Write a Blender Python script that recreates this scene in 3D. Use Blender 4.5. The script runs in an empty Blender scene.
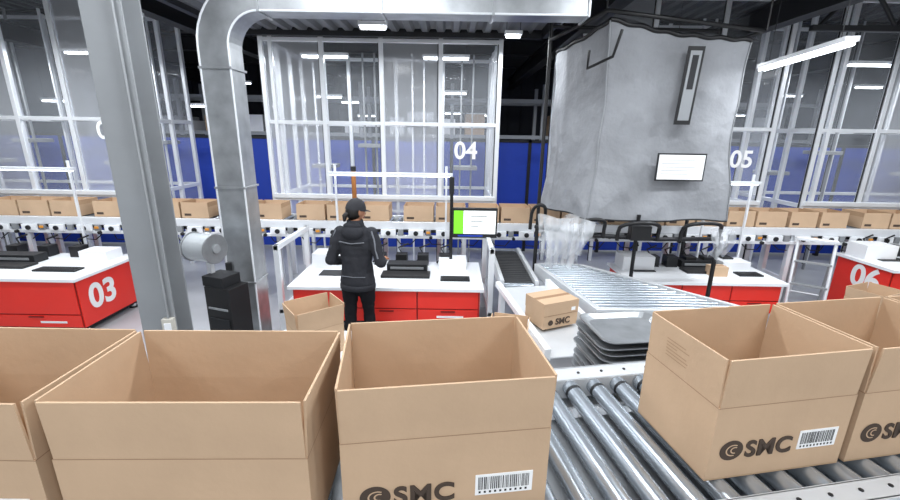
import bpy, bmesh, math, random
from mathutils import Vector, Matrix, Euler, noise
random.seed(7)
R=math.radians
scene=bpy.context.scene
try:
    scene.view_settings.view_transform='Standard'
except Exception: pass

def lin(c):
    return tuple(((v/255)/12.92 if v/255<=0.04045 else (((v/255)+0.055)/1.055)**2.4) for v in c)
MC={}
def M(name,col,rough=.5,metal=0.,var=0.,vs=6.,bump=0.,bs=60.,emit=0.,alpha=1.,spec=.5,stretch=None,bd=.02):
    if name in MC: return MC[name]
    m=bpy.data.materials.new(name); m.use_nodes=True
    nt=m.node_tree; b=nt.nodes['Principled BSDF']
    c=lin(col)+(1,)
    b.inputs['Base Color'].default_value=c
    b.inputs['Roughness'].default_value=rough
    b.inputs['Metallic'].default_value=metal
    b.inputs['Specular IOR Level'].default_value=spec
    b.inputs['Alpha'].default_value=alpha
    tc=nt.nodes.new('ShaderNodeTexCoord')
    mp=nt.nodes.new('ShaderNodeMapping'); nt.links.new(tc.outputs['Object'],mp.inputs[0])
    if stretch: mp.inputs['Scale'].default_value=stretch
    if var>0:
        n=nt.nodes.new('ShaderNodeTexNoise'); n.inputs['Scale'].default_value=vs; n.inputs['Detail'].default_value=5
        nt.links.new(mp.outputs[0],n.inputs['Vector'])
        r=nt.nodes.new('ShaderNodeValToRGB')
        r.color_ramp.elements[0].position=.3; r.color_ramp.elements[1].position=.7
        r.color_ramp.elements[0].color=tuple(v*(1-var) for v in c[:3])+(1,)
        r.color_ramp.elements[1].color=tuple(min(1,v*(1+var)) for v in c[:3])+(1,)
        nt.links.new(n.outputs['Fac'],r.inputs[0]); nt.links.new(r.outputs[0],b.inputs['Base Color'])
    if bump>0:
        n=nt.nodes.new('ShaderNodeTexNoise'); n.inputs['Scale'].default_value=bs; n.inputs['Detail'].default_value=4
        nt.links.new(mp.outputs[0],n.inputs['Vector'])
        bp=nt.nodes.new('ShaderNodeBump'); bp.inputs['Strength'].default_value=bump; bp.inputs['Distance'].default_value=bd
        nt.links.new(n.outputs['Fac'],bp.inputs['Height']); nt.links.new(bp.outputs[0],b.inputs['Normal'])
    if emit>0:
        b.inputs['Emission Color'].default_value=c; b.inputs['Emission Strength'].default_value=emit
    MC[name]=m; return m

card=M('cardboard',(196,167,138),.85,var=.05,vs=5,bump=.08,bs=25,spec=.2)
cardin=M('cardboard_inner',(180,150,120),.9,var=.05,vs=8,spec=.2)
cardedge=M('cardboard_edge',(150,118,90),.9)
ink=M('ink_brown',(78,66,58),.8,spec=.2)
inkl=M('ink_light',(172,143,114),.8,spec=.2)
white=M('white_paint',(238,240,243),.28)
paper=M('paper',(243,243,243),.7)
black=M('black_plastic',(22,22,24),.45)
dark=M('dark_metal',(38,39,42),.5,.3)
red=M('red_paint',(232,50,38),.34,var=.03,vs=3)
redd=M('red_seam',(130,18,14),.5)
galv=M('galvanised',(168,171,174),.36,.75,var=.18,vs=7,bump=.06,bs=6)
alu=M('aluminium',(232,235,239),.33,.25,var=.03,vs=4)
steelp=M('grey_paint',(146,149,152),.45,.2,var=.06,vs=3)
rollm=M('roller_steel',(176,184,192),.26,.7,var=.05,vs=3)
railm=M('rail_plate',(214,217,220),.36,.3,var=.05,vs=5)
beltm=M('belt_black',(45,46,48),.7)
fab=M('booth_fabric',(142,144,148),.72,var=.14,vs=2.4,bump=.7,bs=3.4,spec=.3,bd=.07)
film=M('clear_film',(240,244,248),.15,alpha=.3,bump=.8,bs=16)
roll_film=M('film_roll',(205,210,214),.2,alpha=.85,bump=.2,bs=30)
glass=M('panel_glass',(222,228,236),.08,alpha=.13)
glass2=M('panel_plastic_reflection_haze',(226,230,236),.2,alpha=.34,bump=.25,bs=3,stretch=(4,4,.3))  # plastic sheet; its pale tint also paints in a hazy reflection
blue=M('blue_panel',(26,64,176),.5,var=.1,vs=1)
ceilm=M('ceiling_steel',(72,74,78),.6,.2,var=.15,vs=.6)
deckm=M('deck_steel',(122,124,128),.5,.3,var=.1,vs=1)
wallm=M('wall_paint',(36,38,46),.8,var=.2,vs=.8)
floorm=M('concrete',(170,172,175),.35,var=.1,vs=1.4,bump=.03,bs=20)
lampm=M('lamp_tube',(245,249,255),.4,emit=9)
lampfar=M('lamp_far',(240,246,255),.4,emit=7)
green=M('screen_green',(110,200,40),.4,emit=.9)
scrw=M('screen_white',(235,240,240),.4,emit=.8)
orange=M('orange_part',(225,150,50),.5)
copper=M('copper',(170,110,60),.4,.4)
jacket=M('jacket_cloth',(46,47,52),.8,var=.15,vs=9,bump=.5,bs=14,spec=.25)
reflect=M('jacket_trim',(112,115,122),.6)
trous=M('trouser_cloth',(22,22,26),.85,bump=.4,bs=16,spec=.2)
shoem=M('shoe',(30,30,32),.6)
skin=M('skin',(168,116,86),.55)
hairm=M('hair',(20,15,13),.5)
capm=M('cap_cloth',(40,40,45),.8)
beige=M('outlet_box',(196,192,182),.5)

class B:
    def __init__(s,name): s.bm=bmesh.new(); s.mats=[]; s.name=name
    def mi(s,m):
        if m not in s.mats: s.mats.append(m)
        return s.mats.index(m)
    def box(s,c,size,m,rot=None):
        mt=Matrix.Translation(c)
        if rot: mt=mt@Euler(rot).to_matrix().to_4x4()
        hx,hy,hz=size[0]/2,size[1]/2,size[2]/2
        vs=[s.bm.verts.new(mt@Vector((x*hx,y*hy,z*hz))) for z in(-1,1) for y in(-1,1) for x in(-1,1)]
        k=s.mi(m)
        for f in ((0,2,3,1),(4,5,7,6),(0,1,5,4),(2,6,7,3),(0,4,6,2),(1,3,7,5)):
            fc=s.bm.faces.new([vs[i] for i in f]); fc.material_index=k
    def b2(s,x0,x1,y0,y1,z0,z1,m): s.box(((x0+x1)/2,(y0+y1)/2,(z0+z1)/2),(abs(x1-x0),abs(y1-y0),abs(z1-z0)),m)
    def rings(s,rs,m,cap=True,smooth=True,closed=True):
        k=s.mi(m); vr=[[s.bm.verts.new(p) for p in r] for r in rs]; n=len(vr[0])
        for a,b in zip(vr,vr[1:]):
            for i in range(n if closed else n-1):
                j=(i+1)%n
                f=s.bm.faces.new((a[i],a[j],b[j],b[i])); f.material_index=k; f.smooth=smooth
        if cap:
            for r,rev in((vr[0],True),(vr[-1],False)):
                f=s.bm.faces.new(r[::-1] if rev else r); f.material_index=k
                for e in f.edges: e.smooth=False
    def tube(s,pts,r,m,seg=8,cap=True,ry=None):
        pts=[Vector(p) for p in pts]; rs=[]; up=None
        for i,p in enumerate(pts):
            d=((pts[min(i+1,len(pts)-1)]-pts[max(i-1,0)])).normalized()
            if up is None:
                up=Vector((0,0,1)) if abs(d.z)<.9 else Vector((0,1,0))
            x=up.cross(d).normalized(); y=d.cross(x).normalized(); up=y
            rr=r[i] if isinstance(r,(list,tuple)) else r
            r2=(ry[i] if isinstance(ry,(list,tuple)) else ry) if ry else rr
            rs.append([p+x*math.cos(a)*rr+y*math.sin(a)*r2 for a in [2*math.pi*q/seg for q in range(seg)]])
        s.rings(rs,m,cap)
    def cyl(s,p1,p2,r,m,seg=16): s.tube([p1,p2],r,m,seg)
    def ell(s,c,rad,m,seg=16,n=10,rot=None):
        c=Vector(c); q=Euler(rot).to_matrix() if rot else Matrix.Identity(3)
        rs=[]
        for i in range(n+1):
            a=-math.pi/2+math.pi*(i+.02 if i==0 else (i-.02 if i==n else i))/n
            rs.append([c+q@Vector((rad[0]*math.cos(a)*math.cos(b),rad[1]*math.cos(a)*math.sin(b),rad[2]*math.sin(a))) for b in [2*math.pi*k/seg for k in range(seg)]])
        s.rings(rs,m)
    def poly(s,vs,fs,m,smooth=False):
        k=s.mi(m); v=[s.bm.verts.new(p) for p in vs]
        for f in fs:
            fc=s.bm.faces.new([v[i] for i in f]); fc.material_index=k; fc.smooth=smooth
    def grid(s,fn,nu,nv,m):
        vs=[fn(i/nu,j/nv) for j in range(nv+1) for i in range(nu+1)]
        fs=[(j*(nu+1)+i,j*(nu+1)+i+1,(j+1)*(nu+1)+i+1,(j+1)*(nu+1)+i) for j in range(nv) for i in range(nu)]
        s.poly(vs,fs,m,True)
    def done(s,bevel=0,loc=(0,0,0),rz=0,parent=None,seg=2,fix=True):
        if fix: bmesh.ops.recalc_face_normals(s.bm,faces=s.bm.faces[:])
        me=bpy.data.meshes.new(s.name); s.bm.to_mesh(me); s.bm.free()
        for m in s.mats: me.materials.append(m)
        o=bpy.data.objects.new(s.name,me); scene.collection.objects.link(o)
        o.location=loc; o.rotation_euler=(0,0,rz)
        if parent: o.parent=parent
        if bevel:
            b=o.modifiers.new('bevel','BEVEL'); b.width=bevel; b.segments=seg; b.limit_method='ANGLE'; b.angle_limit=R(50)
        return o

def text(s,size,mat,loc,rot,parent=None,name='lettering',bold=.02,align='CENTER',shear=0,sx=1,sp=1):
    cu=bpy.data.curves.new(name,'FONT'); cu.body=s; cu.size=size; cu.extrude=.0015; cu.offset=bold*size
    cu.align_x=align; cu.align_y='CENTER'; cu.shear=shear; cu.space_character=sp
    tmp=bpy.data.objects.new('tmp',cu); scene.collection.objects.link(tmp)
    dg=bpy.context.evaluated_depsgraph_get()
    me=bpy.data.meshes.new_from_object(tmp.evaluated_get(dg)); me.name=name
    bpy.data.objects.remove(tmp)
    me.materials.clear(); me.materials.append(mat)
    o=bpy.data.objects.new(name,me); scene.collection.objects.link(o)
    o.location=loc; o.rotation_euler=rot; o.scale=(sx,1,1)
    if parent: o.parent=parent
    return o
def lerp(a,b,t): return a+(b-a)*t

# ------------------------------------------------ room
X0,X1,Y0,Y1,ZC=-9.5,9.5,-3.5,13.5,4.2
b=B('floor'); b.b2(X0,X1,Y0,Y1,-.1,0,floorm); b.done()
b=B('wall_back'); b.b2(X0,X1,Y1,Y1+.15,0,ZC,wallm)
for i in range(48): b.b2(X0+i*.4,X0+i*.4+.05,Y1-.03,Y1,0,ZC,wallm)
b.done()
b=B('wall_left'); b.b2(X0-.15,X0,Y0,Y1,0,ZC,wallm); b.done()
b=B('wall_right'); b.b2(X1,X1+.15,Y0,Y1,0,ZC,wallm); b.done()
def corr(name,x0,x1,y0,y1,z,m,p=.24,h=.05):
    b=B(name); prof=[]
    n=int((x1-x0)/p)
    for i in range(n):
        a=x0+i*p
        prof+= [(a,0),(a+p*.35,0),(a+p*.5,h),(a+p*.85,h)]
    prof.append((x0+n*p,0))
    b.rings([[Vector((a,y0,z+c)) for a,c in prof],[Vector((a,y1,z+c)) for a,c in prof]],m,cap=False,smooth=False,closed=False)
    b.b2(x0,x1,y0,y1,z+h+.01,z+h+.08,m)
    return b
corr('ceiling',X0,X1,Y0,Y1,ZC,ceilm).done(fix=False)
d=corr('mezzanine_deck',-2.8,1.15,3.4,6.05,3.56,deckm,p=.2)
d.b2(1.15,1.2,3.4,6.05,3.5,3.72,dark); d.b2(-2.88,-2.8,3.4,6.05,3.5,3.72,dark); d.b2(-2.88,1.2,5.98,6.05,3.5,3.56,dark)
for x in(-2.5,.9):
    for y in(3.6,5.8): d.cyl((x,y,3.64),(x,y,ZC),.012,dark,8)
d.done(fix=False)
b=B('roof_beam')
def ibeam_x(b,y,z,x0,x1,h=.3,w=.18):
    b.b2(x0,x1,y-w/2,y+w/2,z,z+.02,dark); b.b2(x0,x1,y-.01,y+.01,z,z+h,dark); b.b2(x0,x1,y-w/2,y+w/2,z+h-.02,z+h,dark)
def ibeam_y(b,x,z,y0,y1,h=.3,w=.18):
    b.b2(x-w/2,x+w/2,y0,y1,z,z+.02,dark); b.b2(x-.01,x+.01,y0,y1,z,z+h,dark); b.b2(x-w/2,x+w/2,y0,y1,z+h-.02,z+h,dark)
for y in (5.2,7.9,9.6,11.3): ibeam_x(b,y,3.9,X0,X1)
for x in (-7,-3.6,1.7,3.9,7.2): ibeam_y(b,x,3.6,3.9,Y1,h=.28)
for k in range(5):
    x0=4.4+k*.9; b.cyl((x0,5.6,3.62),(x0+.45,5.6,4.15),.025,dark,6); b.cyl((x0+.45,5.6,4.15),(x0+.9,5.6,3.62),.025,dark,6)
b.b2(4.3,9,5.57,5.63,3.56,3.62,dark)
b.done()
def lamp(x,y,z,L=1.2,along='x',mat=lampm,power=0,name='ceiling_lamp',hang=ZC,rz=0):
    b=B(name); hx,hy=(L/2,.05) if along=='x' else (.05,L/2)
    b.b2(-hx,hx,-hy,hy,0,.04,white)
    for s in(-1,1):
        if along=='x': b.cyl((-hx+.02,s*.025,-.016),(hx-.02,s*.025,-.016),.014,mat,8)
        else: b.cyl((s*.025,-hy+.02,-.016),(s*.025,hy-.02,-.016),.014,mat,8)
    for s in(-.8,.8):
        p=(s*hx,0) if along=='x' else (0,s*hy)
        b.cyl((p[0],p[1],.04),(p[0],p[1],hang-z),.004,dark,6)
    o=b.done(loc=(x,y,z),rz=rz)
    if power:
        ld=bpy.data.lights.new('lamp_light','AREA'); ld.shape='RECTANGLE'; ld.energy=power
        ld.size=L if along=='x' else .3; ld.size_y=.3 if along=='x' else L; ld.color=(.92,.96,1)
        lo=bpy.data.objects.new('lamp_light',ld); scene.collection.objects.link(lo); lo.parent=o; lo.location=(0,0,-.06)
    return o
for x in(-3,-.2,2.6):
    lamp(x,-1.6,3.9,power=55); lamp(x,.9,3.95,power=32)
for x in(-4.6,-.9,1.9,4.6): lamp(x,2.7,3.9,power=58)
for x in(-5.6,-3.5): lamp(x,4.6,3.5,power=46,along='y')
lamp(5.9,4.2,3.5,power=50,along='y'); 
lamp(3.25,4.3,3.04,L=1.42,along='y',power=28,rz=R(-11.5))
lamp(-.85,4.9,3.38,L=.3,along='x',power=32,hang=3.56); lamp(.7,5.4,3.42,L=.2,power=22,hang=3.56)
# lamps added inside the storage towers to brighten their interior
for x in(-7.0,-5.4,-1.9,-.1,3.0,6.2,7.6): lamp(x,6.75,3.38,L=.7,power=22,mat=lampfar)
for y in(8.6,10.4,12.2):
    for x in(-7.6,-5,-2.4,.3,2.9,5.4,8):
        lamp(x+random.uniform(-.3,.3),y,3.2+random.uniform(-.5,.2),L=.5,mat=lampfar,power=22 if y<9 else 0)

b=B('blue_partition_fence')
for i in range(12):
    x=-9+i*1.5
    b.b2(x+.03,x+1.47,8.3,8.34,.05,2.15,blue); b.b2(x-.03,x+.03,8.28,8.36,0,2.2,dark)
b.b2(-9,9,8.28,8.36,2.15,2.2,dark); b.done()
b=B('storage_rack')
for i in range(9):
    x=-8.4+i*2.1
    for y in(10.2,11.2): b.b2(x-.04,x+.04,y-.04,y+.04,0,3.4,steelp)
for z in(.6,1.4,2.2,3.0):
    for y in(10.2,11.2): b.b2(-8.4,8.4,y-.03,y+.03,z,z+.08,steelp)
for i in range(46):
    x=-8.2+random.random()*16; z=random.choice((.68,1.48,2.28)); w=random.uniform(.3,.6)
    b.b2(x,x+w,10.25,11.1,z,z+random.uniform(.2,.5),random.choice((steelp,card,white,dark)))
b.done()

# ------------------------------------------------ towers
def tower(x0,x1,nd,zt,y0=6.15,y1=7.7,hz=(1.35,2.42),label=None,lx=0,lz=2.0,haze=(0,)):
    b=B('glazed_storage_tower'); w=.06
    xs=[x0+(x1-x0)*i/nd for i in range(nd+1)]
    for y in(y0,y1):
        for x in xs:
            b.b2(x-w/2,x+w/2,y-w/2,y+w/2,0,zt,alu)
            b.b2(x-w/2-.012,x-w/2,y-.012,y+.012,0,zt,dark)
        for z in (.9,)+hz+(zt-.05,): b.b2(x0,x1,y-.025,y+.025,z-.025,z+.025,alu)
    b.b2(xs[0]+.1,xs[0]+.15,y0-.03,y0+.03,0,zt,alu)
    ym=y1-.35
    for x in(x0,x1):
        for q in(.33,.66): b.b2(x-w/2,x+w/2,y0+(y1-y0)*q-w/2,y0+(y1-y0)*q+w/2,0,zt,alu)
        for z in (.9,)+hz+(zt-.05,): b.b2(x-.025,x+.025,y0,y1,z-.03,z+.03,alu)
    for k in range(nd):
        xm=(xs[k]+xs[k+1])/2
        for dx in(-.09,.1): b.b2(xm+dx-.014,xm+dx+.014,ym-.02,ym+.02,0,zt,steelp if k%2 else alu)
        b.b2(xm-.2,xm+.2,ym-.1,ym+.25,1.7+.35*((k*7)%3),1.76+.35*((k*7)%3),steelp)
    b.b2(x0,x1,y0-.06,y0+.02,1.36,1.42,alu)
    o=b.done(.004,seg=1)
    g=B('glazing')
    for i in range(nd):
        g.poly([(xs[i]+.03,y0,.9),(xs[i+1]-.03,y0,.9),(xs[i+1]-.03,y0,zt),(xs[i]+.03,y0,zt)],[(0,1,2,3)],glass2 if i in haze else glass)
        g.poly([(xs[i]+.03,y1,.9),(xs[i+1]-.03,y1,.9),(xs[i+1]-.03,y1,zt),(xs[i]+.03,y1,zt)],[(0,1,2,3)],glass)
    for x in(x0,x1): g.poly([(x,y0,.9),(x,y1,.9),(x,y1,zt),(x,y0,zt)],[(0,1,2,3)],glass)
    g.done(parent=o,fix=False)
    if label: text(label,.33,paper,(lx,y0-.07,lz),(R(90),0,0),o,'number_sign')
    return o
tower(-8.3,-4.6,5,4.1,label='03',lx=-4.8,lz=2.26,haze=(2,4))
tower(-2.58,.64,4,3.53,label='04',lx=.2,lz=2.06,haze=(0,2))
tower(1.75,4.5,3,4.1,label='05',lx=4.1,lz=2.0)
tower(5.15,8.4,4,4.1,haze=(1,))

# ------------------------------------------------ back conveyor
b=B('roller_conveyor_line'); y0,y1=5.5,6.0
b.b2(-8.8,8.8,y0,y0+.05,1.05,1.15,alu); b.b2(-8.8,8.8,y1-.05,y1,1.05,1.15,alu)
b.b2(-8.8,8.8,y0-.015,y0+.04,.93,.97,alu); b.b2(-8.8,8.8,y0+.03,y1-.03,1.0,1.03,dark)
n=int(17.6/.12)
for i in range(n):
    x=-8.75+i*.12; b.cyl((x,y0+.05,1.12),(x,y1-.05,1.12),.026,rollm,8)
for i in range(48):
    x=-8.7+i*.37
    b.b2(x,x+.2,y0-.03,y0,.965,1.05,white)
    b.cyl((x+.1,y0-.05,1.005),(x+.1,y0-.03,1.005),.032,dark,12)
    b.b2(x+.23,x+.3,y0-.02,y0+.02,.97,1.05,steelp)
    if i%2==0: b.b2(x+.24,x+.29,y0-.035,y0-.01,1.0,1.03,orange)
    if i%3==1: b.cyl((x+.3,y0-.05,.95),(x+.3,y0-.01,.95),.022,black,10)
    if i%4==0:
        b.b2(x-.02,x+.04,y0+.02,y0+.08,0,1.05,alu); b.b2(x-.02,x+.04,y1-.08,y1-.02,0,1.05,alu)
        b.b2(x-.01,x+.03,y0+.05,y1-.05,.4,.45,alu)
for i in range(40):
    x=-8.5+i*.43
    b.tube([(x,y0+.1,.93),(x+.08,y0+.05,.84),(x+.22,y0+.05,.83),(x+.32,y0+.1,.93)],.008,black,6)
b.done(.003,seg=1)
b=B('carton_row'); x=-7.6
while x<7.8:
    w=random.choice((.36,.38,.4)); zz=1.15; h=.21; yy=5.56
    b.b2(x,x+w,yy,yy+.34,zz,zz+.15,card)
    for s in(0,1): b.b2(x+.002,x+w-.002,yy+s*.334,yy+s*.334+.006,zz+.15,zz+h,card)
    for s in(0,1): b.b2(x+s*(w-.006),x+s*(w-.006)+.006,yy+.008,yy+.332,zz+.15,zz+h,cardin)
    b.b2(x+.01,x+w-.01,yy+.01,yy+.33,zz+.151,zz+.155,cardedge)
    b.b2(x+w*.1,x+w*.35,yy-.002,yy,zz+.03,zz+.06,ink)
    x+=w+random.choice((.025,.03,.05,.2))
b.done()

# ------------------------------------------------ workstations
def station(x0,x1,y0,y1,zt,zb,num=None,side=1,items=True,nsz=.36,ny=.4,nz=None):
    b=B('packing_workstation')
    b.b2(x0+.02,x1-.02,y0+.03,y1,zb,zt-.035,red)
    b.b2(x0-.02,x1+.02,y0-.03,y1+.02,zt-.035,zt,white)
    w=x1-x0; n=3
    for i in range(n):
        a=x0+.03+i*(w-.06)/n; c=x0+.03+(i+1)*(w-.06)/n
        b.b2(a+.008,c-.008,y0+.008,y0+.032,zb+.17,zt-.05,red)
        b.b2(a+.008,c-.008,y0+.008,y0+.032,zb+.01,zb+.155,red)
        b.b2((a+c)/2-.08,(a+c)/2+.08,y0-.006,y0+.01,zb+.13,zb+.145,redd)
    b.b2(x0+.03,x1-.03,y0+.02,y0+.028,zb+.01,zt-.05,redd)
    b.b2(x0+.08,x1-.08,y0+.1,y1-.05,zb-.06,zb,dark)
    b.b2(x1-.5,x1-.2,y0+.004,y0+.008,zb+.06,zb+.085,white)
    b.b2(x0+.12,x0+.2,y0+.004,y0+.008,zb+.2,zb+.23,white); b.b2(x0+.23,x0+.28,y0+.004,y0+.008,zb+.2,zb+.23,orange)
    for px in(x0+.1,x0+w/2,x1-.1):
        for py in(y0+.12,y1-.1): b.cyl((px,py,0),(px,py,zb-.05),.03,alu,12); b.cyl((px,py,0),(px,py,.02),.05,black,12)
    b.b2(x0+.05,x0+.45,y1-.32,y1-.05,zt,zt+.18,white)
    b.b2(x1-.5,x1-.15,y1-.3,y1-.05,zt,zt+.12,white)
    if items:
        b.b2(x0+w*.45,x0+w*.72,y0+.3,y0+.5,zt,zt+.03,black)
        b.b2(x0+w*.47,x0+w*.70,y0+.52,y0+.7,zt,zt+.1,dark)
        b.b2(x0+w*.49,x0+w*.68,y0+.51,y0+.53,zt+.04,zt+.07,steelp)
        b.b2(x0+w*.78,x0+w*.94,y0+.22,y0+.36,zt,zt+.02,dark)
        for k in range(4): b.b2(x0+w*.79,x0+w*.93,y0+.235+k*.03,y0+.255+k*.03,zt+.02,zt+.026,black)
        b.b2(x0+w*.1,x0+w*.25,y0+.35,y0+.55,zt,zt+.01,dark)
        for k in range(6):
            xx=x0+w*(.1+.13*k); b.tube([(xx,y1-.1,zt+.02),(xx+.1,y1-.04,zt+.12),(xx+.05,y1-.02,zt+.2),(xx+.18,y1+.0,zt+.25)],.012,black,6)
            b.b2(xx+.03,xx+.17,y1-.16,y1-.02,zt+.0,zt+.14,black if k%2 else dark)
    o=b.done(.006)
    if num:
        yc=y0+(y1-y0)*ny; zc=nz or (zt+zb)/2
        if side>0: text(num,nsz,paper,(x1-.015,yc,zc),(R(90),0,R(90)),o,'number_sign',bold=.03)
        else: text(num,nsz,paper,(x0+.015,yc,zc),(R(90),0,R(-90)),o,'number_sign',bold=.03)
    return o
station(-7.2,-4.12,4.34,5.3,.7,.1,'03',1,nsz=.4,ny=.36)
station(-1.76,.36,4.34,5.3,.66,.24)
station(2.14,3.97,4.68,5.4,.66,.26)
station(5.2,7.4,4.7,5.44,.84,.15,'06',-1,nsz=.38,ny=.42,nz=.62)

b=B('station_frame_posts')
for x in(-1.9,.46):
    b.b2(x-.03,x+.03,4.4,4.46,0,1.1,alu); b.b2(x-.03,x+.03,5.36,5.42,0,1.1,alu)
    b.b2(x-.025,x+.025,4.4,5.42,1.04,1.1,alu); b.b2(x-.025,x+.025,4.4,5.42,.3,.35,alu)
b.done(.004)
def ledbar(xa,xb,z,y=5.35,mat=alu):
    b=B('task_light_bar')
    b.b2(xa,xb,y-.03,y+.03,z,z+.035,mat); b.b2(xa+.03,xb-.03,y-.02,y+.02,z-.01,z,lampfar)
    for x in(xa+.08,xb-.08): b.b2(x-.012,x+.012,y+.005,y+.035,.66,z,alu); b.cyl((x,y+.02,z),(x,y+.02,z+.12),.018,alu,8)
    b.done(.003)
ledbar(-1.55,.02,1.78)
ledbar(-6.4,-4.75,1.78); ledbar(3.2,3.9,1.74)
b=B('status_pole'); b.cyl((-1.25,5.43,.0),(-1.25,5.43,1.82),.03,copper,12); b.cyl((-1.25,5.43,1.82),(-1.25,5.43,1.88),.036,black,12); b.cyl((-1.25,5.43,0),(-1.25,5.43,.03),.036,black,12); b.done(.003)
b=B('computer_monitor')
mx,my,mz=.29,4.95,1.27
b.b2(mx-.27,mx+.27,my-.02,my+.03,mz-.18,mz+.18,black)
b.b2(mx-.25,mx-.14,my-.024,my-.02,mz-.13,mz+.15,green)
b.b2(mx-.135,mx+.25,my-.024,my-.02,mz-.13,mz+.15,scrw)
for k in range(3): b.b2(mx-.05,mx+.15-.05*k,my-.026,my-.024,mz+.08-.06*k,mz+.088-.06*k,dark)
b.b2(mx-.2,mx+.1,my-.024,my-.02,mz-.165,mz-.145,blue)
b.b2(mx-.12,mx+.12,my+.03,my+.07,mz-.08,mz+.08,black)
b.cyl((mx,my+.05,mz),(mx-.28,my+.12,mz),.02,black,10)
b.cyl((mx-.28,my+.12,.66),(mx-.28,my+.12,1.75),.02,black,12); b.cyl((mx-.28,my+.12,.66),(mx-.28,my+.12,.68),.07,black,14)
b.b2(mx-.31,mx-.25,my+.08,my+.14,1.6,1.8,dark)
b.done(.004)

# ------------------------------------------------ steel column and duct
b=B('steel_column')
b.b2(-.12,.12,-.13,-.115,0,ZC,steelp); b.b2(-.12,.12,.115,.13,0,ZC,steelp); b.b2(-.008,.008,-.115,.115,0,ZC,steelp)
b.b2(-.15,.15,-.15,.15,0,.025,steelp)
b.b2(.04,.12,-.175,-.13,.78,.92,beige); b.b2(.055,.105,-.18,-.175,.81,.89,white); b.cyl((.08,-.15,.92),(.08,-.15,4.15),.010,steelp,8)
for s in(-1,1):
    for t in(-1,1): b.cyl((s*.13,t*.07,.02),(s*.13,t*.07,.05),.012,dark,8)
b.done(.004,loc=(-2.23,3.05,0),rz=R(10))
b=B('ventilation_duct')
w,dp=.25,.25
def sect(p,a):
    nx=Vector((math.cos(a),0,-math.sin(a)))
    return [Vector(p)+nx*sx*w/2+Vector((0,sy*dp/2,0)) for sx,sy in((-1,-1),(1,-1),(1,1),(-1,1))]
zb0=2.96; rc=.4
rs=[sect((0,0,0),0),sect((0,0,zb0),0)]
for i in range(1,11):
    a=R(9*i); rs.append(sect((rc-rc*math.cos(a),0,zb0+rc*math.sin(a)),a))
rs.append(sect((3.08,0,zb0+rc),R(90)))
b.rings(rs,galv,cap=True,smooth=False)
for i in(0,1): b.tube([r[i] for r in rs],.010,alu,6)
for z in(.9,1.8,2.8): b.b2(-w/2-.015,w/2+.015,-dp/2-.015,dp/2+.015,z-.01,z+.01,galv)
for x in(rc,1.4,2.3,3.07): b.b2(x-.01,x+.01,-dp/2-.015,dp/2+.015,zb0+rc-w/2-.015,zb0+rc+w/2+.015,galv)
b.b2(-w/2+.0,-w/2+.05,-dp/2-.03,-dp/2,0,1.1,black)
b.b2(-w/2-.05,w/2+.05,-dp/2-.05,dp/2+.05,0,.06,dark)
b.done(loc=(-1.98,3.9,0),bevel=.003,seg=1)

b=B('film_wrap_dispenser')
b.b2(-.12,.26,-.12,.12,0,.04,dark); b.b2(-.02,.03,-.02,.02,.04,1.45,alu)
b.b2(.02,.29,-.11,.11,.5,1.0,black); b.b2(.05,.26,-.12,-.11,.62,.72,dark); b.b2(.05,.26,-.12,-.11,.8,.82,steelp)
b.b2(.0,.22,-.1,.1,1.0,1.09,dark)
b.cyl((-.13,-.02,1.32),(.1,-.02,1.32),.12,roll_film,28); b.cyl((-.16,-.02,1.32),(.13,-.02,1.32),.04,steelp,16); b.cyl((-.14,-.02,1.32),(-.13,-.02,1.32),.13,galv,28)
b.cyl((.1,-.02,1.32),(.112,-.02,1.32),.13,galv,28)
b.done(.004,loc=(-2.1,3.5,0),rz=R(-18))

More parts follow.
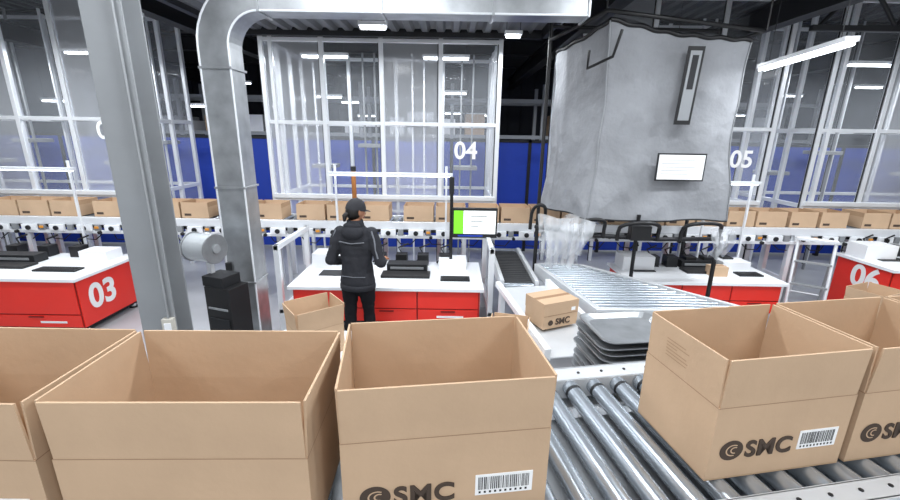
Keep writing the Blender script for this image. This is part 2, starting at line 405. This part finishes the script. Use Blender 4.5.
# ------------------------------------------------ boxes
def openbox(x,y,z,ang,w,d,hb,hf,name='cardboard_box',logo=True,lab=True,side_print=False,tilt=3,cz=.105,lz=.078):
    t=.006; b=B(name)
    b.b2(0,w,0,d,0,t,cardin)
    b.b2(0,w,0,t,t,hb,card); b.b2(0,w,d-t,d,t,hb,card)
    b.b2(0,t,t,d-t,t,hb,card); b.b2(w-t,w,t,d-t,t,hb,card)
    tl_last=[0]
    def flap(p,q,nrm,tl):
        tl_last[0]=tl
        p=Vector(p);q=Vector(q);n=Vector(nrm); o=n*(math.tan(R(tl))*hf); up=Vector((0,0,hf))
        g=(q-p).normalized()*.004
        a=[p+g,q-g,q-g-n*t,p+g-n*t]; c=[v+o+up for v in a]
        b.poly(a+c,[(0,1,5,4),(1,2,6,5),(2,3,7,6),(3,0,4,7),(4,5,6,7),(0,3,2,1)],card)
        b.poly([p+n*.0006-Vector((0,0,.0015)),q+n*.0006-Vector((0,0,.0015)),q+n*.0006+Vector((0,0,.0005)),p+n*.0006+Vector((0,0,.0005))],[(0,1,2,3)],cardedge)
    rt=lambda:tilt+random.uniform(-1.2,1.2)
    flap((0,0,hb),(w,0,hb),(0,-1,0),rt()); flap((w,d,hb),(0,d,hb),(0,1,0),rt())
    flap((w,0,hb),(w,d,hb),(1,0,0),rt()); flap((0,d,hb),(0,0,hb),(-1,0,0),rt())
    o=b.done(loc=(x,y,z),rz=R(ang))
    if logo:
        L=B('printed_logo'); cx=w*.15; r=.036
        L.poly([(cx+r*1.15*math.cos(a),-.001,cz+r*math.sin(a)) for a in [2*math.pi*k/32 for k in range(32)]],[tuple(range(32))],ink)
        for rr,off in((.72,.15),(.42,.3)):
            pts=[]
            for k in range(17):
                a=R(60+k*14); pts.append((cx+r*off+r*rr*math.cos(a),-.0018,cz+r*rr*.8*math.sin(a)))
            for k in range(17):
                a=R(60+(16-k)*14); pts.append((cx+r*off+r*(rr-.13)*math.cos(a),-.0018,cz+r*(rr-.13)*.8*math.sin(a)))
            n=len(pts)
            L.poly(pts,[(k,k+1,n-2-k,n-1-k) for k in range(16)],card)
        L.done(parent=o,fix=False)
        text('SMC',.08,ink,(cx+.049,-.002,cz-.004),(R(90),0,0),o,'printed_name',bold=.028,align='LEFT',sp=1.07,sx=1.04)
    if lab:
        L=B('barcode_label'); lx0=w*.635; lw=w*.29; lh=.068
        L.b2(lx0,lx0+lw,-.0015,0,lz,lz+lh,paper)
        xx=lx0+.008
        while xx<lx0+lw-.01:
            q=random.choice((.0012,.002,.003)); L.b2(xx,xx+q,-.002,-.0015,lz+.018,lz+lh-.008,black); xx+=q+random.choice((.0015,.0025,.0035))
        for k in range(10): L.b2(lx0+.01+k*lw*.09,lx0+.01+k*lw*.09+.006,-.002,-.0015,lz+.006,lz+.013,black)
        L.done(parent=o,fix=False)
    if side_print:
        L=B('side_print')
        tn=math.tan(R(tl_last[0]))
        for k in range(6):
            ln=random.uniform(.05,.12); z0=.105-k*.012; z1=z0+.003
            ya,yb=d*.72,d*.72-ln
            L.poly([(-.001-z0*tn,ya,hb+z0),(-.001-z0*tn,yb,hb+z0),(-.001-z1*tn,yb,hb+z1),(-.001-z1*tn,ya,hb+z1)],[(0,1,2,3)],inkl)
        L.done(parent=o,fix=False)
    return o
ZR=1.27
hb,hf=.26,.16
openbox(-1.545,.83,ZR,0,.56,.37,hb,hf)
openbox(-.95,.835,ZR,1.5,.61,.36,hb,hf,logo=False,lab=False)
openbox(-.275,.90,ZR,8,.565,.375,hb,hf,tilt=2,cz=.082,lz=.056)
u=Vector((math.cos(R(10)),math.sin(R(10))))
p=Vector((.80,1.07))
for k in range(3):
    q=p+u*.525*k
    openbox(q.x,q.y,ZR,10,.497,.345,hb,hf,side_print=(k==0),tilt=2.5)

# ------------------------------------------------ foreground conveyor
b=B('roller_conveyor')
va,vb=.85,1.50; zt=ZR; x=-3.0
while x<3.6:
    b.cyl((x,va,zt-.036),(x,vb,zt-.036),.034,rollm,24)
    b.cyl((x,va-.01,zt-.036),(x,va+.012,zt-.036),.018,dark,10)
    b.cyl((x,vb-.05,zt-.036),(x,vb-.035,zt-.036),.0355,dark,24)
    x+=.112
for s,v0,v1 in((-1,va-.075,va-.005),(1,vb+.005,vb+.10)):
    b.b2(-3.1,3.7,v0,v1,zt-.012,zt-.002,railm)
    yv=v0 if s<0 else v1
    b.b2(-3.1,3.7,yv-.004,yv+.004,zt-.14,zt-.002,railm)
    b.b2(-3.1,3.7,v0,v1,zt-.15,zt-.14,railm)
    yi=v1 if s<0 else v0
    b.b2(-3.1,3.7,yi-.003,yi+.003,zt-.09,zt-.002,railm)
    for k in range(60):
        xx=-3.05+k*.112; b.cyl((xx,(v0+v1)/2,zt-.003),(xx,(v0+v1)/2,zt+.002),.007,dark,6)
        b.cyl((xx,yv-.004,zt-.06),(xx,yv+.006,zt-.06),.012,dark,8)
b.b2(-3.1,3.7,va+.05,vb-.05,zt-.17,zt-.155,steelp)
for xx in(-2.6,-1.2,.3,1.8,3.3):
    for yy in(va-.03,vb+.04): b.b2(xx-.03,xx+.03,yy-.03,yy+.03,0,zt-.15,railm); b.b2(xx-.06,xx+.06,yy-.06,yy+.06,0,.012,railm)
    b.b2(xx-.02,xx+.02,va,vb,.3,.34,railm)
b.done(rz=R(10))

# ------------------------------------------------ mid conveyors
b=B('merge_roller_conveyor'); z=.85; yf,yn=4.6,3.35
L=lambda y:lerp(1.3,1.02,(y-yn)/(yf-yn)); Rr=lambda y:lerp(2.6,1.48,(y-yn)/(yf-yn))
y=yn+.05
while y<yf:
    b.cyl((L(y)+.02,y,z),(Rr(y)-.02,y,z),.022,rollm,10); y+=.066
for fn,s in((L,-1),(Rr,1)):
    b.poly([(fn(yn)+s*.05,yn,z+.03),(fn(yn),yn,z+.03),(fn(yf),yf,z+.03),(fn(yf)+s*.05,yf,z+.03),
            (fn(yn)+s*.05,yn,z-.1),(fn(yn),yn,z-.1),(fn(yf),yf,z-.1),(fn(yf)+s*.05,yf,z-.1)],
           [(0,1,2,3),(4,7,6,5),(0,4,5,1),(1,5,6,2),(2,6,7,3),(3,7,4,0)],railm)
b.b2(L(yn)-.05,Rr(yn)+.05,yn-.04,yn,z-.1,z+.03,railm)
b.b2(L(yf),Rr(yf),yf,yf+.03,z-.1,z+.03,railm)
for yy in(yn+.05,yf-.1):
    for fn in(L,Rr): b.b2(fn(yy)-.03,fn(yy)+.03,yy-.03,yy+.03,0,z-.09,alu)
b.done(.003,seg=1)
b=B('belt_conveyor')
b.b2(.57,.88,4.14,5.42,.76,.80,beltm)
for x in(.55,.91): b.b2(x-.02,x+.02,4.12,5.44,.7,.84,railm)
for yy in(4.14,5.42): b.cyl((.57,yy,.77),(.88,yy,.77),.035,rollm,14)
for k in range(19): b.b2(.57,.88,4.17+k*.065,4.18+k*.065,.80,.806,dark)
for x in(.55,.91):
    for yy in(4.2,5.35): b.b2(x-.02,x+.02,yy-.025,yy+.025,0,.7,alu)
b.done(.003,seg=1)
b=B('sorting_chute')
a0=Vector((.75,4.05,.80)); a1=Vector((.98,2.78,.74)); dv=(a1-a0); sd=Vector((dv.y,-dv.x,0)).normalized()
if sd.x<0: sd=-sd
hw=.24
def Q(t,s,h=0): return a0+dv*t+sd*s+Vector((0,0,h))
b.poly([Q(0,-hw),Q(0,hw),Q(1,hw),Q(1,-hw),Q(0,-hw,-.012),Q(0,hw,-.012),Q(1,hw,-.012),Q(1,-hw,-.012)],[(0,1,2,3),(7,6,5,4),(0,4,5,1),(1,5,6,2),(2,6,7,3),(3,7,4,0)],railm)
for s in(-1,1):
    o1=s*hw; o2=s*(hw+.05)
    b.poly([Q(0,o1,-.03),Q(1,o1,-.03),Q(1,o2,.02),Q(0,o2,.02),Q(0,o1,.07),Q(1,o1,.07),Q(1,o2,.07),Q(0,o2,.07)],[(0,1,5,4),(1,2,6,5),(2,3,7,6),(3,0,4,7),(4,5,6,7),(0,3,2,1)],white)
for t in(.08,.9):
    for s in(-hw,hw): q=Q(t,s); b.b2(q.x-.025,q.x+.025,q.y-.025,q.y+.025,0,q.z-.02,alu)
b.done(.003,seg=1)
b=B('closed_cardboard_box'); 
b.b2(-.17,.17,-.13,.13,0,.115,card); b.b2(-.172,.172,-.132,.132,.115,.22,card)
b.b2(-.172,.172,-.02,.02,.22,.2215,cardedge); b.b2(-.169,.169,-.133,-.132,.11,.114,cardedge)
o=b.done(.003,loc=(.86,3.28,.785),rz=R(24))
text('SMC',.075,ink,(.02,-.1335,.05),(R(90),0,0),o,'printed_name',bold=.02)
L2=B('printed_logo'); L2.cyl((-.1,-.134,.05),(-.1,-.1325,.05),.024,ink,18); L2.b2(.1,.14,-.1335,-.132,.13,.16,paper); L2.done(parent=o)
b=B('stacked_metal_trays'); 
for k in range(11):
    z=.70+k*.041; dx=random.uniform(-.014,.014)
    rs=[]
    for (rx,ry,zz) in((.21,.17,0),(.25,.21,.022),(.255,.215,.022),(.255,.215,.028),(.245,.205,.028),(.205,.165,.006)):
        ring=[]
        for (cx,cy,a0_) in((1,1,0),(-1,1,90),(-1,-1,180),(1,-1,270)):
            for q in range(5):
                a=R(a0_+q*22.5); c=.07; ring.append(Vector((dx+cx*(rx-c)+c*math.cos(a),cy*(ry-c)+c*math.sin(a),z+zz)))
        rs.append(ring)
    b.rings(rs,galv,cap=True,smooth=False)
b.b2(-.24,.24,-.2,.2,.66,.70,alu)
for s in(-1,1):
    for t in(-1,1): b.b2(s*.2-.02,s*.2+.02,t*.17-.02,t*.17+.02,0,.66,alu)
b.b2(-.2,.2,-.17,.17,.2,.23,alu)
b.done(loc=(1.13,2.45,0),rz=R(8))
def table(x0,x1,y0,y1,z,m=white):
    b=B('packing_side_table'); b.b2(x0,x1,y0,y1,z-.03,z,m)
    for x in(x0+.04,x1-.04):
        for y in(y0+.04,y1-.04): b.b2(x-.02,x+.02,y-.02,y+.02,0,z-.03,alu)
    b.b2(x0+.04,x1-.04,y0+.03,y0+.05,.2,.23,alu); b.b2(x0+.04,x1-.04,y1-.05,y1-.03,.2,.23,alu)
    b.done(.004)
table(-1.33,-.57,2.5,3.1,.75)
openbox(-1.02,2.58,.75,38,.33,.26,.22,.15,logo=False,lab=False,tilt=6)
table(.18,.62,2.5,3.05,.7)
openbox(.28,2.7,.7,-14,.26,.24,.2,.1,logo=False,lab=False,tilt=7)
table(3.9,4.9,3.75,4.35,.55,steelp)
openbox(4.25,3.85,.55,22,.4,.3,.18,.1,logo=False,lab=False,tilt=6)
b=B('closed_cardboard_box'); b.b2(-.17,.17,-.14,.14,0,.16,card); b.b2(-.17,.17,-.02,.02,.16,.1615,cardedge); b.b2(-.02,.02,-.1415,-.14,.1,.16,cardedge); b.done(.004,loc=(5.85,4.95,.84),rz=R(8))
b=B('closed_cardboard_box'); b.b2(-.1,.1,-.07,.07,0,.12,card); b.b2(-.1,.1,-.012,.012,.12,.1215,cardedge); b.done(.003,loc=(3.3,4.95,.66))

b=B('step_ladder')
for x in(-.18,.18):
    b.tube([(x,-.25,0),(x,.05,1.1)],.018,alu,8); b.tube([(x,.3,0),(x,.05,1.1)],.014,steelp,8)
for k in range(1,4):
    t=k/4; b.box((0,-.25+.3*t,1.1*t),(.36,.07,.02),steelp)
b.box((0,.05,1.1),(.4,.12,.025),alu); b.cyl((-.18,.22,.36),(.18,.22,.36),.01,alu,8)
b.done(loc=(4.5,5.0,0),rz=R(-35))

# ------------------------------------------------ curtain booth
cor=[Vector((1.5,4.45,3.36)),Vector((2.93,4.55,3.22)),Vector((2.97,5.35,3.2)),Vector((1.2,5.3,3.22))]
ZB=1.43
b=B('fabric_curtain_booth')
cen=sum(cor,Vector())/4; cen.z=0
per=[]; top=[]
for i in range(4):
    a,c=cor[i],cor[(i+1)%4]; n=70 if i%2==0 else 36
    for k in range(n):
        q=a.lerp(c,k/n); top.append(q.z-.04*math.sin(math.pi*k/n)); q.z=0; per.append(q)
N=len(per); NV=70
def fold(p,z):
    q=Vector((p.x*1.5+z*.25,p.y*1.5,z*.5))
    r1=noise.noise(q*1.2)
    r2=noise.noise(Vector((p.x*5+z*.6,p.y*5,z*.8+4)))
    r3=1-abs(noise.noise(Vector((p.x*1.8-z*1.2,p.y*1.8,z*1.4+8))))*2
    r4=1-abs(noise.noise(Vector((p.x*3+z*1.9,p.y*3,z*1.6+2))))*2
    return r1*.08+r2*.026+r3*.03+r4*.016
def cpt(i,j,nv=NV):
    p=per[i%N].copy(); v=j/nv; z=ZB+(top[i%N]-ZB)*v
    dn=(p-cen).normalized()
    q=p+dn*(fold(p,z)*(1-.45*v)-.03*math.sin(math.pi*v)+(1-v)**3*.04); q.z=z
    if j==0: q.z+=.03*noise.noise(Vector((p.x*3,p.y*3,9)))
    return q
b.rings([[cpt(i,j) for i in range(N)] for j in range(NV+1)],fab,cap=False)
tp=[cpt(i,NV) for i in range(N)]
b.rings([tp,[Vector((lerp(cen.x,p.x,.7),lerp(cen.y,p.y,.7),p.z+.06+.04*noise.noise(p*3))) for p in tp],[Vector((lerp(cen.x,p.x,.05),lerp(cen.y,p.y,.05),3.36)) for p in tp]],fab,cap=True)
b.tube([p+Vector((0,0,.01+.008*math.sin(i*.5))) for i,p in enumerate(tp+[tp[0]])],.022,black,6,cap=False)
bt=[cpt(i,0) for i in range(N)]
b.tube(bt+[bt[0]],.01,dark,5,cap=False)
for i in(0,70): b.tube([cpt(i,j)+ (per[i]-cen).normalized()*.006 for j in range(0,NV+1,2)],.007,steelp,6)
for q in((1.08,5.12),(3.1,5.42)):
    b.cyl((q[0],q[1],0),(q[0],q[1],3.5),.022,black,10); b.cyl((q[0],q[1],0),(q[0],q[1],.02),.06,black,12)
b.cyl((2.0,4.4,0),(2.0,4.4,1.5),.02,black,10)
b.cyl((1.08,5.12,3.45),(3.1,5.42,3.5),.02,black,8)
b.tube([(1.08,5.12,3.32),(1.45,4.42,3.44),(3.0,4.48,3.30),(3.1,5.42,3.3)],.022,black,8)
for x,zz in((1.45,3.42),(3.0,3.3)): b.cyl((x,4.45,zz),(x,4.45,ZC),.01,black,8)
yfr=lambda x: lerp(4.45,4.55,(x-1.5)/1.43)-.11
b.tube([(1.36,4.58,3.12),(1.35,4.56,2.95),(1.5,4.29,3.02),(1.56,4.29,3.25)],.014,black,6)
wx=2.31; yy=yfr(wx)
def quad(x0,x1,z0,z1,m,dy,sl=.05):
    f=lambda x,z:(x+(z-2.7)*sl,yy+dy,z)
    pts=[f(x0,z0),f(x1,z0),f(x1,z1),f(x0,z1)]; v=pts+[(p[0],p[1]+.01,p[2]) for p in pts]
    b.poly(v,[(0,1,2,3),(7,6,5,4),(0,4,5,1),(1,5,6,2),(2,6,7,3),(3,7,4,0)],m)
quad(wx-.08,wx+.08,2.42,3.14,black,-.005); quad(wx-.055,wx+.055,2.46,3.1,steelp,-.012); quad(wx-.03,wx+.03,2.75,3.06,dark,-.014)
o=b.done()
s=B('document_sign'); sx,sz=2.36,2.0; ys=yfr(sx)
s.b2(sx-.25,sx+.25,ys,ys+.012,sz-.14,sz+.14,dark); s.b2(sx-.235,sx+.235,ys-.004,ys,sz-.125,sz+.125,paper)
for k in range(5): s.b2(sx-.2,sx+.05+.1*random.random(),ys-.006,ys-.004,sz+.07-k*.035,sz+.074-k*.035,steelp)
s.done(parent=o)
b=B('bagging_frame_hoops')
def hoop(cx,cy,w,h,z):
    pts=[]
    for k in range(15):
        a=math.pi*k/14; pts.append((cx-w/2*math.cos(a),cy-.1*math.sin(a),z+h*(abs(math.sin(a))**.5)))
    b.tube(pts,.02,black,8)
    b.cyl((cx-w/2,cy,z-.0),(cx-w/2,cy,z-.08),.02,black,8); b.cyl((cx+w/2,cy,z),(cx+w/2,cy,z-.08),.02,black,8)
hoop(1.0,4.74,.16,.22,1.33); hoop(1.5,4.36,.26,.14,1.33); hoop(1.95,4.26,.42,.13,1.33); hoop(2.62,4.3,.4,.13,1.33)
b.tube([(.98,4.75,1.28),(1.4,4.42,1.27),(2.2,4.3,1.26),(2.86,4.36,1.26)],.024,dark,8)
b.b2(1.85,2.05,4.18,4.28,1.27,1.42,black)
b.cyl((2.86,4.36,0),(2.86,4.36,1.26),.022,black,8); b.cyl((1.0,4.74,.0),(1.0,4.74,1.28),.022,black,8)
hoops=b.done()
b=B('plastic_film_drape')
def drape(cx,cy,w,z0,z1,sd,lean=0):
    def f(u_,v_):
        n=noise.noise(Vector((u_*3.2+sd,v_*1.6,sd)))
        n2=noise.noise(Vector((u_*7+sd,v_*1.4,sd+4)))
        bot=z0+.1*noise.noise(Vector((u_*3,sd,1)))
        return Vector((cx+lean*(1-v_)+(u_-.5)*w*(1-.35*(1-v_)),cy-.05+n*.14+n2*.07-math.sin(v_*2.6)*.06,bot+(z1-bot)*v_+n*.02))
    b.grid(f,32,28,film)
drape(1.2,4.28,.48,.98,1.47,1,-.05); drape(1.12,4.36,.42,1.06,1.5,7,-.06); drape(1.3,4.2,.3,1.12,1.46,9,-.04)
drape(2.72,4.2,.24,1.12,1.42,3)
b.done(fix=False,parent=hoops)

# ------------------------------------------------ person
def person(px,py,yaw,sc=1):
    P=B('worker')
    jl=[(.79,.165,.12),(.84,.172,.13),(.92,.166,.125),(1.02,.152,.117),(1.12,.157,.12),(1.22,.172,.124),(1.30,.178,.118),(1.35,.162,.104),(1.39,.12,.088),(1.43,.072,.072)]
    m=jacket
    P.rings([[Vector((rx*math.cos(a),ry*math.sin(a),z)) for a in [2*math.pi*k/28 for k in range(28)]] for z,rx,ry in jl],m)
    P.tube([(0,.005,1.38),(0,.02,1.50)],[.055,.05],m,16)
    for s,el,wr in((1,(.268,-.06,1.07),(.20,.20,1.03)),(-1,(-.245,-.07,1.07),(-.16,.18,1.0))):
        el=Vector(el);wr=Vector(wr); sh=Vector((s*.155,0,1.345))
        P.tube([sh,sh.lerp(el,.3)+Vector((s*.012,0,0)),sh.lerp(el,.7),el],[.064,.062,.053,.05],m,16)
        P.ell(el,(.05,.05,.05),m)
        P.ell(sh,(.066,.066,.064),m)
        P.tube([el,el.lerp(wr,.4),wr],[.05,.047,.035],m,16)
    for s,fx,fy in((1,.11,.06),(-1,-.085,-.05)):
        hip=Vector((s*.082,0,.86)); kn=Vector((s*.09,fy*.6+.02,.47)); an=Vector((fx,fy-.01,.09))
        P.ell(hip,(.092,.11,.11),m)
        P.tube([hip,hip.lerp(kn,.35),hip.lerp(kn,.75),kn,kn.lerp(an,.3)+Vector((0,-.012,0)),kn.lerp(an,.7),an],[.093,.084,.066,.058,.058,.045,.04],m,18)
        P.ell((fx,fy-.015,.05),(.042,.055,.05),m)
        P.tube([(fx,fy-.05,.035),(fx,fy+.05,.045),(fx+s*.01,fy+.13,.035),(fx+s*.012,fy+.185,.028)],[.036,.042,.044,.026],m,14,ry=[.034,.042,.03,.022])
    o=P.done(loc=(px,py,0),rz=yaw)
    rm=o.modifiers.new('r','REMESH'); rm.mode='VOXEL'; rm.voxel_size=.011; rm.use_smooth_shade=True
    sm=o.modifiers.new('s','SMOOTH'); sm.iterations=5; sm.factor=.5
    dg=bpy.context.evaluated_depsgraph_get(); me=bpy.data.meshes.new_from_object(o.evaluated_get(dg))
    o.modifiers.clear(); o.data=me; me.name='worker'
    me.materials.clear()
    for mm in(jacket,trous,shoem,skin,reflect): me.materials.append(mm)
    for v in me.vertices:
        c=v.co
        if c.z>.1 and c.z<1.44:
            k=noise.noise(Vector((c.x*7,c.y*7,c.z*11)))*.009+(.5-abs(noise.noise(Vector((c.x*5+3,c.y*5,c.z*16)))))*.008
            v.co=c+v.normal*k
    for f in me.polygons:
        c=f.center; f.use_smooth=True
        if c.z<.085: f.material_index=2
        elif c.z<.80 : f.material_index=1
        elif c.z>1.455: f.material_index=3
        else: f.material_index=0
    ch=B('jacket_details')
    ch.rings([[Vector(((rx)*math.cos(a),(ry)*math.sin(a),z)) for a in [2*math.pi*k/32 for k in range(32)]] for z,rx,ry in((.775,.155,.11),(.77,.172,.13),(.78,.182,.139),(.815,.183,.14),(.83,.177,.133),(.825,.16,.115))],jacket,cap=False)
    ch.rings([[Vector((r*math.cos(a),-.005+r*.95*math.sin(a),z)) for a in [2*math.pi*k/24 for k in range(24)]] for z,r in((1.40,.095),(1.44,.085),(1.475,.078),(1.48,.070),(1.45,.066),(1.41,.07))],jacket,cap=False)
    ch.ell((0,-.10,1.375),(.115,.05,.075),jacket,20,12,rot=(R(-18),0,0))
    ch.ell((0,-.085,1.43),(.09,.045,.04),jacket,20,12,rot=(R(-30),0,0))
    for s in(1,-1):
        ch.tube([(s*.18,-.055,1.38),(s*.208,-.068,1.30),(s*.225,-.083,1.2),(s*.25,-.1,1.12)],.009,reflect,6)
    ch.tube([(-.125,-.118,1.28),(0,-.13,1.265),(.125,-.118,1.28)],.006,reflect,6)
    ch.tube([(-.12,-.118,.93),(0,-.127,.925),(.12,-.118,.93)],.004,reflect,6)
    ch.done(parent=o)
    def hand(wr,dirv,nrm,s):
        H=B('hand'); wr=Vector(wr); f=Vector(dirv).normalized(); n=Vector(nrm).normalized(); sd=f.cross(n).normalized()
        n=sd.cross(f).normalized()
        H.tube([wr-f*.02,wr+f*.03,wr+f*.085],[.024,.034,.038],skin,14,ry=[.02,.017,.014])
        for k,(off,ln) in enumerate(((-.03,.062),(-.01,.074),(.011,.07),(.031,.054))):
            a=wr+f*.075+sd*off; 
            p1=a+f*ln*.45-n*ln*.08; p2=p1+(f*.75-n*.66)*ln*.35; p3=p2+(f*.35-n*.93)*ln*.28
            H.tube([a,p1,p2,p3],[.0095,.009,.008,.0065],skin,8); H.ell(p3,(.0066,.0066,.0066),skin,8,6)
        t0=wr+f*.025-sd*s*.026; t1=t0+(f*.6-sd*s*.75-n*.2).normalized()*.035; t2=t1+(f*.9-sd*s*.2-n*.35).normalized()*.03; 
        H.tube([t0,t1,t2],[.012,.0105,.008],skin,8); H.ell(t2,(.008,.008,.008),skin,8,6)
        return H.done(parent=o)
    hand((.20,.20,1.03),(-.15,1,-.05),(0,0,1),-1)
    hand((-.16,.18,1.0),(.25,1,-.15),(0,0,1),1)
    dv=B('handheld_scanner'); dv.b2(.13,.20,.27,.37,.985,1.012,black); dv.b2(.14,.19,.28,.36,1.012,1.014,scrw); dv.done(.004,parent=o)
    hd=B('head'); Rm=Euler((R(-12),0,R(-38))).to_matrix(); hc=Vector((0,.03,1.555))
    def rr(p): return hc+Rm@Vector(p)
    rsn=[]
    n=22; sg=28
    for i in range(n+1):
        t=i/n; a=-math.pi/2+math.pi*min(max(t,.01),.99); z=.118*math.sin(a); rings=[]
        for k in range(sg):
            bb=2*math.pi*k/sg; x=.077*math.cos(a)*math.cos(bb); y=.096*math.cos(a)*math.sin(bb)
            if z<0 : 
                q=1-.25*(-z/.118); x*=q; 
                if y<0: y*=1-.35*(-z/.118)
            if y>.05:
                g=math.exp(-(x/.013)**2); y+=.018*g*math.exp(-((z+.02)/.02)**2)+.010*g*math.exp(-((z+.005)/.03)**2)
                y-=.008*math.exp(-((abs(x)-.032)/.014)**2)*math.exp(-((z-.008)/.014)**2)
                y+=.005*math.exp(-(x/.025)**2)*math.exp(-((z+.055)/.01)**2)
            rings.append(rr((x,y,z)))
        rsn.append(rings)
    hd.rings(rsn,skin)
    for s in(-1,1):
        hd.ell(rr((s*.03,.083,.008)),(.012,.01,.008),paper,12,8); hd.ell(rr((s*.03,.092,.008)),(.005,.004,.005),black,10,6)
        hd.ell(rr((s*.078,-.005,-.005)),(.01,.02,.032),skin,12,8)
    hd.ell(rr((0,.088,-.055)),(.024,.008,.006),M('lips',(140,70,62),.5),12,8)
    hd.done(parent=o)
    hr=B('hair')
    hr.ell(rr((0,-.02,-.0)),(.08,.085,.095),hairm,20,14,rot=(R(-12),0,R(-38)))
    hr.tube([rr((0,-.09,-.03)),rr((0,-.115,-.06)),rr((.0,-.11,-.11))],[.025,.026,.012],hairm,10)
    hr.done(parent=o)
    cp=B('cap'); rsn=[]
    for i in range(12):
        a=R(8+ (82*i/11)); rsn.append([rr((.086*math.cos(a)*math.cos(bb)*1.0,-.004+.104*math.cos(a)*math.sin(bb),.022+.107*math.sin(a))) for bb in [2*math.pi*k/28 for k in range(28)]])
    rsn.insert(0,[rr((.088*math.cos(bb),-.004+.106*math.sin(bb),.012)) for bb in [2*math.pi*k/28 for k in range(28)]])
    cp.rings(rsn,capm)
    vs=[]
    for k in range(13):
        a=R(25+130*k/12); vs.append(rr((.084*math.cos(a),.1*math.sin(a),.03)))
    for k in range(13):
        a=R(25+130*k/12); vs.append(rr((.082*math.cos(a),.1*math.sin(a)+.065*math.sin(R(180*k/12)),.018)))
    vs2=[v+Vector((0,0,-.004)) for v in vs]
    cp.poly(vs+vs2,[(k,k+1,k+14,k+13) for k in range(12)]+[(26+k,26+k+13,26+k+14,26+k+1) for k in range(12)],capm,True)
    cp.ell(rr((0,-.004,.13)),(.007,.007,.005),capm,8,6)
    cp.done(parent=o,fix=False)
    return o
person(-.93,4.02,R(-8))

# ------------------------------------------------ world + camera
w=bpy.data.worlds.new('world'); scene.world=w; w.use_nodes=True
w.node_tree.nodes['Background'].inputs[0].default_value=(.9,.95,1,1); w.node_tree.nodes['Background'].inputs[1].default_value=.9
cd=bpy.data.cameras.new('camera'); cd.sensor_width=36; cd.lens=36*420/900; cd.clip_start=.02
co=bpy.data.objects.new('camera',cd); scene.collection.objects.link(co)
co.matrix_world=Matrix.Translation((0,0,2.3))@Euler((R(74.5),0,0)).to_matrix().to_4x4()@Matrix.Rotation(R(.9),4,'Z')
scene.camera=co
